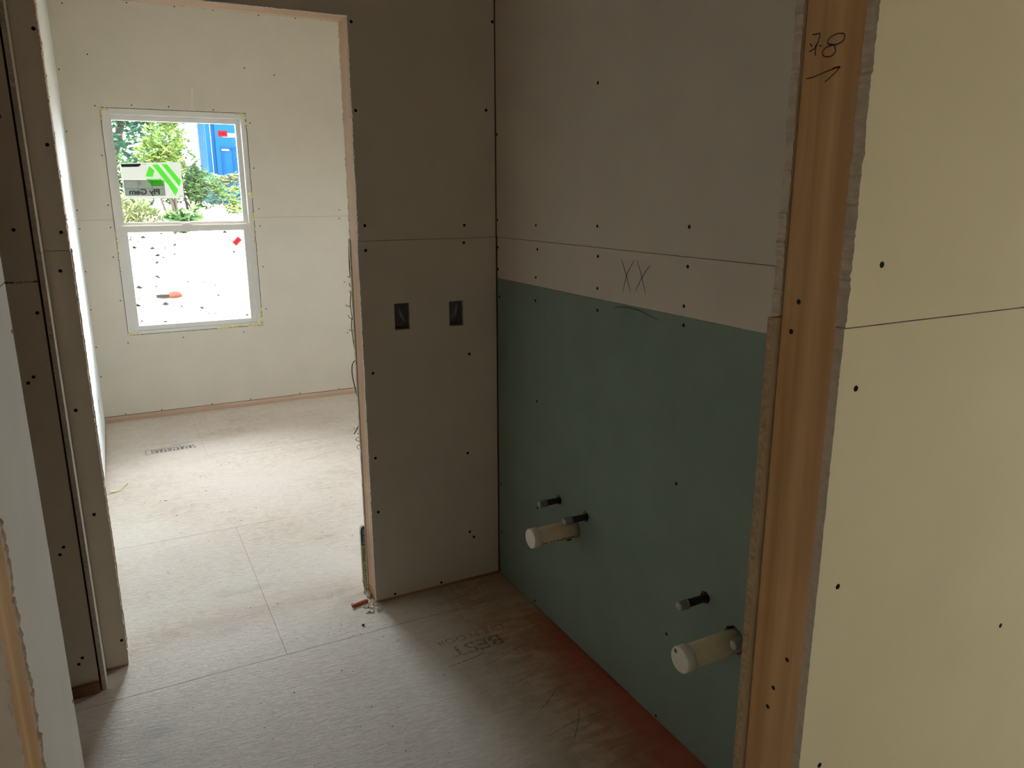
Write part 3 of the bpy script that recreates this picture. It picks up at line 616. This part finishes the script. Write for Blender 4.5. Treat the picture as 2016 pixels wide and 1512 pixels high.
for (y, z, L, lab) in ((-.470, .498, .078, 'black supply stub pipe nearest the far corner, grey plug'), (-.641, .502, .082, 'black supply stub pipe just above the farther drain pipe, grey plug'), (-1.218, .498, .088, 'black supply stub pipe above and left of the nearer drain pipe, grey plug'), (-1.404, .487, .076, 'supply stub pipe half hidden behind the wooden doorway post')):
    e = at_wall('supply_pipe', y, z, lab, 'pipe', 'supply stubs')
    MB().lathe((.04, 0, 0), (-1, 0, 0), [(0, .0105), (.04+L-.012, .0105)], 18).build('pipe', PEX, e)
    MB().lathe((-L+.028, 0, 0), (-1, 0, 0), [(0, .0118), (.002, .0142), (.007, .0142), (.008, .0128), (.0262, .0128), (.028, .0112)], 20).build('plug', PLUG, e)
    MB().lathe((-L-.0004, 0, 0), (-1, 0, 0), [(0, .0108), (.0012, .0098), (.0014, .003)], 18).build('plug_face', PLUG_FACE, e)

# ------------------------------------------------------------------ on the floor
sm = MB()
vs, fs = text_polys('BEST', .088, .001); k = .20/max(v[0] for v in vs); sm.add([(-.205-v[0]*k, -.405-v[1], .0007) for v in vs], fs)
vs, fs = text_polys('LIFE FLOOR', .046, 0); k = .265/max(v[0] for v in vs); sm.add([(-.165-v[0]*k, -.350-v[1], .0007) for v in vs], fs)
ribbon(sm, [(-.44, -.505), (-.33, -.492), (-.30, -.478)], 2, .0007, .006); ribbon(sm, [(-.33, -.555), (-.24, -.53), (-.15, -.50)], 2, .0007, .004)
ribbon(sm, [(-.33, -.62), (-.25, -.60), (-.19, -.57)], 2, .0007, .003); ribbon(sm, [(-.30, -.69), (-.2, -.66), (-.13, -.62)], 2, .0007, .003); ribbon(sm, [(-.3, -.85), (-.22, -.8), (-.16, -.75)], 2, .0007, .004)
ribbon(sm, [(-.32, -.95), (-.22, -.93), (-.10, -.93)], 2, .0007, .004); ribbon(sm, [(-.26, -1.0), (-.2, -.93), (-.17, -.88)], 2, .0007, .004)
for a in (-.16, -.10, -.02): ribbon(sm, [(-.36, -.02+a*.9), (-.2, -.015+a*.9), (-.06, -.01+a*.9)], 2, .0007, .003)
# boxed stamp in the far room
for p in ([(-1.235, 2.335), (-1.03, 2.345)], [(-1.235, 2.425), (-1.02, 2.435)], [(-1.235, 2.335), (-1.235, 2.425)]): ribbon(sm, p, 2, .0007, .008, False)
for i in range(11): sm.box(-1.205+i*.024, -1.188+i*.024, 2.352, 2.372+(i*37 % 5)*.006, .0005, .0008)
for i in range(14): sm.box(-1.205+i*.018, -1.192+i*.018, 2.392, 2.412, .0005, .0008)
sm.build('printed_stamp', STAMP, fl)

ds = tag(empty('drywall_end_strip', (-.545, .1165, .0005)), 'narrow navy and green printed strip standing behind the doorway post', 'strip')
wd, hh = .030, .277
body = [(.004, 0), (wd, 0), (wd, hh), (.011, hh), (.004, hh-.004), (.0008, hh-.013), (0, hh-.03), (.0005, .05), (-.0022, .042), (.001, .028)]
MB().prism(body, 1, .0002, .016).build('body', GYPSUM, ds)
MB().prism([(wd-.0002, .180), (wd-.0002, hh-.0002), (.011, hh-.0002), (.004, hh-.0042), (.001, hh-.0132), (.0003, hh-.03), (.0004, .196)], 1, -.0004, .0001).build('navy_band', NAVY, ds)
MB().prism([(.0042, .0004), (wd-.0002, .0004), (wd-.0002, .178), (.0004, .194), (.0007, .05), (-.0018, .042), (.0014, .028)], 1, -.0004, .0001).build('green_band', LIME, ds)
MB().prism([(.0003, .1945), (.0003, .1970), (wd-.0002, .1812), (wd-.0002, .1786)], 1, -.0006, -.0001).build('divider', PRINT_WHITE, ds)
mb = MB()
for txt, sz, ln, z0 in (('SHEETROCK', .017, .124, .006), ('Brand', .007, .018, .136), ('UltraLight', .0145, .075, .192)):
    vs, fs = text_polys(txt, sz, .0003); k = ln/max(v[0] for v in vs); x0 = .0165 if txt == 'Brand' else .0155
    mb.add([(x0 - v[1], -.0007, z0 + v[0]*k) for v in vs], fs)
mb.build('lettering', PRINT_WHITE, ds)['kind'] = 'stuff'

og = tag(empty('orange_offcut', (-.588, .028, 0.001)), 'small orange plastic offcut lying by the foot of the doorway post', 'offcut')
prof = MB(); n = 9; Lg = .062
for j, x in enumerate([-Lg/2, -Lg*.3, 0, Lg*.3, Lg/2]): pass
prof.add([(x, math.cos(math.pi*i/(n-1))*.011*s_, math.sin(math.pi*i/(n-1))*.010*s_) for x, s_ in ((-.033, .72), (-.03, .9), (-.015, 1), (.01, 1.05), (.028, .95), (.033, .8)) for i in range(n)],
         [(j*n+i, j*n+i+1, (j+1)*n+i+1, (j+1)*n+i) for j in range(5) for i in range(n-1)] + [tuple(range(n)), tuple(range(5*n, 6*n))] + [(j*n, (j+1)*n, (j+1)*n+n-1, j*n+n-1) for j in range(5)], 0, True)
o = prof.build('shell', ORANGE, og); MB().box(-.034, -.024, -.0075, .0075, .0075, .0098).build('clip', plain('orange_dark', (.45, .08, .03), .4), og)
og.rotation_euler = (0, 0, math.radians(12))
def crumbs(name, cx, cy, rx, ry, n, smin, smax, mat, lab, cat, seed, zf=.6):
    rnd = random.Random(seed); bm = bmesh.new()
    for _ in range(n):
        a = rnd.uniform(0, 6.28); q = rnd.random()**.7; s = rnd.uniform(smin, smax)
        mt = Matrix.Translation((cx+math.cos(a)*rx*q, cy+math.sin(a)*ry*q, s*zf*.4)) @ Matrix.Rotation(rnd.uniform(0, 6), 4, 'Z') @ Matrix.Diagonal((rnd.uniform(.6, 1.5), rnd.uniform(.6, 1), zf, 1))
        g = bmesh.ops.create_icosphere(bm, subdivisions=1, radius=s, matrix=mt)
        for v in g['verts']: v.co += Vector([rnd.uniform(-1, 1)*s*.2 for _ in range(3)]); v.co.z = max(v.co.z, .0002)
    me = bpy.data.meshes.new(name); bm.to_mesh(me); bm.free(); me.materials.append(mat)
    return tag(link(name, me), lab, cat, 'stuff')
crumbs('plaster_crumbs', -.548, -.012, .05, .05, 90, .002, .006, PLASTER, 'white plaster crumbs heaped at the foot of the doorway post', 'crumbs', 51)
crumbs('plaster_clump', -.538, .085, .010, .03, 40, .003, .008, PLASTER, 'white plaster clump stuck at the doorway threshold', 'crumbs', 52, 1.6)
crumbs('dark_grit', -.66, -.08, .14, .10, 36, .0008, .002, DARKBIT, 'dark grit specks scattered in front of the doorway post', 'grit', 53)
crumbs('floor_specks', -.75, -.55, .42, .55, 46, .0008, .0024, DARKBIT, 'dark specks scattered over the bright floor of the near room', 'specks', 54)
crumbs('far_floor_specks', -.75, 1.4, .6, 1.3, 80, .0012, .003, DARKBIT, 'dark specks scattered over the bright floor of the far room', 'specks', 55)
def chip(name, x, y, sx, sy, sz, mat, lab, cat, seed, rot=0):
    rnd = random.Random(seed); bm = bmesh.new(); g = bmesh.ops.create_icosphere(bm, subdivisions=2, radius=1)
    for v in g['verts']:
        v.co = Vector((v.co.x*sx*rnd.uniform(.75, 1.2), v.co.y*sy*rnd.uniform(.75, 1.2), max(-.9, v.co.z*rnd.uniform(.7, 1.2))*sz))
    me = bpy.data.meshes.new(name); bm.to_mesh(me); bm.free(); me.materials.append(mat); o = link(name, me, None, (x, y, sz*.92)); o.rotation_euler[2] = rot
    return tag(o, lab, cat)
chip('plaster_chip', .048, 2.269, .018, .010, .008, PLASTER, 'white plaster chip on far floor close to the doorway post', 'chip', 1)
chip('plaster_chip', -1.203, 1.518, .005, .006, .002, PVC_CAP, 'tiny white chip on far floor, left of its twin', 'chip', 2)
chip('plaster_chip', -1.18, 1.505, .009, .006, .0025, PVC_CAP, 'white chip on far floor, right and larger of a close pair', 'chip', 3)
chip('wood_chip', -.621, -.126, .006, .004, .004, DARKBIT, 'dark chip on the floor in front of the doorway post', 'chip', 4)
# curled scrap of pale paper by the left wall
ps = MB(); n = 8; vs = []
for i in range(n):
    t = i/(n-1); 
    for s_ in (-1, 1): vs.append((t*.085, s_*.016*(1-.6*t)+.02*t, .003+.030*(t-.35)**2*2+.004*s_*t))
ps.add(vs, [(2*i, 2*i+1, 2*i+3, 2*i+2) for i in range(n-1)], 0, True)
tag(ps.build('paper_scrap', plain('scrap_paper', (.72, .66, .42), .8), None, (-1.43, 1.76, 0)), 'pale yellowish paper scrap on far floor against the left wall', 'scrap')

# ------------------------------------------------------------------ outdoors
def gz(x, y):
    pts = [(-99, -.45), (4.3, -.45), (10.2, 1.18), (13, 1.38), (22, 1.7), (99, 3)]
    for (a, za), (b, zb) in zip(pts, pts[1:]):
        if a <= y <= b: return za+(zb-za)*(y-a)/(b-a)
    return 0
gm = MB(); ys = [-40, -20, -8, -4, 0, 3, 4.3] + [4.3+.35*i for i in range(1, 26)] + [14, 16, 18, 22, 30, 45]; xs = [-40, -20, -10, -6] + [-4+.4*i for i in range(26)] + [8, 12, 20, 40]
rg = random.Random(3); vs = []
for y in ys:
    for x in xs: vs.append((x, y, gz(x, y) + (rg.uniform(-.012, .012) if 4.4 < y < 20 and abs(x) < 8 else 0)))
nx = len(xs); gm.add(vs, [(j*nx+i, j*nx+i+1, (j+1)*nx+i+1, (j+1)*nx+i) for j in range(len(ys)-1) for i in range(nx-1)], 0, True)
struct('ground', gm, GROUND, 'sunlit bare earth bank outside the window', 'ground')

def leaves(mb, rnd, blobs, n, size, asp=.5, up=.3):
    for _ in range(n):
        x, y, z, rx, ry, rz = rnd.choice(blobs)
        while True:
            d = Vector((rnd.uniform(-1, 1), rnd.uniform(-1, 1), rnd.uniform(-1, 1)))
            if .05 < d.length < 1: break
        d = d.normalized()*(d.length**.45); p = Vector((x+d.x*rx, y+d.y*ry, z+d.z*rz))
        a = rnd.uniform(0, 6.28); dr = Vector((math.cos(a), math.sin(a)-.3, rnd.uniform(-.5, .5)+up)).normalized(); s = size*rnd.uniform(.6, 1.4)
        sd = dr.cross(Vector((rnd.uniform(-.4, .4), rnd.uniform(-.6, .2), 1))).normalized()*s*asp*.5
        nrm = sd.cross(dr).normalized()*s*.08
        mb.add([p, p+dr*s*.45+sd-nrm, p+dr*s, p+dr*s*.45-sd-nrm, p+dr*s*.5+nrm], [(0, 1, 4), (1, 2, 4), (2, 3, 4), (3, 0, 4)], 0)
def plant(name, x, y, lab, cat, blobs, n, size, mat, seed, stems=3, h=.8, asp=.5, grp=None, up=.3, sr=.02):
    rnd = random.Random(seed); e = tag(empty(name, (x, y, gz(x, y)-.03)), lab, cat, group=grp); mb = MB(); leaves(mb, rnd, blobs, n, size, asp, up); mb.build('foliage', mat, e)
    st_ = MB()
    for i in range(stems):
        bx, by, bz = rnd.choice(blobs)[:3]; a = rnd.uniform(-.15, .15)
        st_.tube([(a*.5, rnd.uniform(-.1, .1), 0), ((a+bx)*.5, by*.5, bz*.5), (bx, by, bz)], [sr, sr*.8, sr*.4], 5)
    st_.build('stem', BARK, e); return e
plant('tree', -1.2, 15.5, 'dark blue-green leafy tree seen at the left of the upper pane', 'tree', [(-.9, 0, 2.2, 1.3, 1, 1.6), (.2, .3, 1.5, .9, .9, 1.1), (-.2, 0, 3.0, 1.4, 1, 1.4), (.7, .2, 2.4, .7, .7, 1.0), (-1.2, -.3, .8, 1, .8, .8)], 6500, .16, LEAF_DARK, 61, 5, 2, .6, sr=.08)
plant('tree', 1.1, 21, 'pale green tree top behind the middle of the upper pane', 'tree', [(-.9, 0, 2.3, .8, .8, .8), (-.2, 0, 2.6, .9, .7, .7), (-1.3, 0, 1.2, .6, .6, .9)], 1500, .17, LEAF_MID, 62, 4, 2, .6, sr=.07)
plant('weed', -.36, 10.6, 'tall yellow-green weed at the middle of the upper pane', 'plant', [(0, 0, .75, .18, .2, .35), (.02, 0, 1.2, .28, .2, .35), (.1, 0, 1.55, .25, .2, .2), (-.22, 0, .95, .16, .15, .2)], 950, .12, LEAF_YEL, 63, 6, 1.2, .3, up=.5)
plant('shrub', .05, 11.9, 'vine-covered green shrub standing just left of the blue cabin', 'plant', [(-.1, 0, .75, .30, .3, .5), (-.25, 0, 1.15, .22, .25, .35), (.2, 0, .35, .36, .3, .32), (-.3, 0, .5, .2, .25, .45)], 2600, .075, LEAF_MID, 64, 6, 1, .6)
plant('shrub', .98, 11.1, 'low bright shrub in front of the blue cabin', 'plant', [(-.2, 0, .22, .35, .3, .26), (.15, 0, .35, .3, .3, .3), (.5, .1, .3, .35, .3, .32), (-.05, -.2, .1, .5, .25, .15)], 2300, .07, LEAF_YEL, 65, 5, .5, .5)
plant('weed', .68, 12.7, 'pale weed sprig leaning against the blue cabin door', 'plant', [(0, 0, .42, .18, .1, .12), (.25, 0, .5, .2, .1, .10), (-.12, 0, .32, .1, .1, .1)], 260, .13, LEAF_DRY, 66, 5, .4, .3)
plant('weed', -1.12, 9.9, 'dry yellowish weeds at the lower left of the upper pane', 'plant', [(-.05, 0, .2, .25, .2, .22), (.2, 0, .25, .2, .2, .25), (.35, 0, .15, .2, .2, .15)], 700, .12, LEAF_DRY, 67, 9, .4, .18, up=.8)
plant('weed', -.36, 9.6, 'broad-leaved weed below the sticker near the sash rail', 'plant', [(0, 0, .16, .16, .12, .16), (.15, 0, .2, .15, .1, .16)], 150, .17, LEAF_MID, 68, 5, .3, .4, up=.2)
plant('shrub', -1.15, 11.6, 'pale green bush under the dark tree at the left pane edge', 'plant', [(0, 0, .5, .35, .3, .5), (-.3, 0, .8, .3, .3, .5), (.35, 0, .35, .3, .3, .35)], 1600, .10, LEAF_MID, 69, 4, .6, .5)

pt = tag(empty('portable_toilet', (1.06, 13.6, gz(1, 13)-.02)), 'blue portable toilet cabin standing among weeds outside the window', 'portable toilet'); pt.rotation_euler[2] = math.radians(4)
MB().box(-.58, .58, -.55, .58, 0, .14).build('base', BLUE_D, pt)
b = MB().box(-.54, .54, -.50, .54, .14, 2.15)
for i in range(6): b.box(-.545, -.54, -.40+i*.15, -.33+i*.15, .25, 2.0); b.box(.54, .545, -.40+i*.15, -.33+i*.15, .25, 2.0)
b.build('cabin_wall', BLUE, pt)
for s_ in (-1, 1): MB().box(s_*.555-.035, s_*.555+.035, -.545, -.475, .12, 2.2).build('corner_post', BLUE, pt)
MB().box(-.515, -.505, -.555, -.545, .14, 2.16).build('edge_trim', WHITE_P, pt)
d = MB().box(-.43, .43, -.53, -.50, .18, 2.05).build('door', BLUE, pt)
for (x0, x1, z0, z1) in ((-.34, .34, 1.02, 1.06), (-.34, -.30, .32, 1.02), (.30, .34, .32, 1.02), (-.14, -.10, .32, 1.02), (.06, .10, .32, 1.02), (-.34, .34, .28, .32), (-.38, .38, 1.9, 1.94)): MB().box(x0, x1, -.542, -.53, z0, z1).build('rib', BLUE_D, d)
MB().box(-.33, -.2, -.545, -.53, .98, 1.01).build('door_latch', WHITE_P, d); MB().box(-.29, -.05, -.534, -.53, 1.22, 1.30).build('door_emblem', plain('pale_blue', (.02, .05, .10), .4), d)
rf = MB(); rf.prism([(-.6, 2.15), (.6, 2.15), (.55, 2.22), (.3, 2.34), (-.3, 2.34), (-.55, 2.22)], 1, -.58, .6); rf.build('roof', WHITE_P, pt)
MB().lathe((.4, .4, 2.2), (0, 0, 1), [(0, .055), (.3, .055)], 12).build('vent_pipe', PEX, pt)
def blob(name, x, y, z, sx, sy, sz, mat, lab, cat, seed, bump=.25):
    rnd = random.Random(seed); bm = bmesh.new(); g = bmesh.ops.create_icosphere(bm, subdivisions=3, radius=1)
    ph = [rnd.uniform(0, 6) for _ in range(6)]
    for v in g['verts']:
        k = 1+bump*.4*(math.sin(v.co.x*4+ph[0])+math.sin(v.co.y*5+ph[1])+math.sin(v.co.z*5+ph[2])*.7)
        v.co = Vector((v.co.x*sx*k, v.co.y*sy*k, max(v.co.z, -.55)*sz*k))
    me = bpy.data.meshes.new(name); bm.to_mesh(me); bm.free(); me.materials.append(mat)
    for p in me.polygons: p.use_smooth = True
    return tag(link(name, me, None, (x, y, z)), lab, cat)
blob('rubbish_bag', .20, 12.45, gz(0, 12.45)+.34, .22, .2, .38, BLACKBAG, 'black bag slumped beside the blue cabin', 'bag', 71)
rr = tag(empty('red_scrap', (-.67, 7.25, gz(0, 7.25)+.015)), 'reddish rounded scrap lying on the bank below the window', 'scrap')
MB().lathe((0, 0, -.01), (0, 0, 1), [(0, .085), (.03, .08), (.055, .05), (.065, .012)], 16).build('body', plain('brick_red', (.05, .017, .012), 1, spec=0), rr)
MB().box(-.20, -.07, -.05, .03, -.01, .022).build('tab', plain('drab', (.012, .011, .010), 1, spec=0), rr)
# leaf litter and twigs on the bank
rnd = random.Random(80); lt = MB()
for _ in range(150):
    y = rnd.uniform(5, 9.5); x = rnd.gauss(-.95, .28) if rnd.random() < .7 else rnd.uniform(-1.3, .5); z = gz(x, y)+.03; a = rnd.uniform(0, 6.28); s = rnd.choice((.014, .02, .026, .045))
    if abs(x+.72) < .3 and abs(y-7.25) < .25: continue
    c_, s_ = math.cos(a)*s, math.sin(a)*s
    lt.add([(x-c_, y-s_, z), (x+s_*.4, y-c_*.4, z+s*.75), (x+c_, y+s_, z+.004), (x-s_*.4, y+c_*.4, z-.01)], [(0, 1, 2, 3)], 0)
tag(lt.build('leaf_litter', plain('litter', (.009, .0075, .0065), 1, spec=0)), 'dark leaves and twigs scattered over the bright bank', 'litter', 'stuff')
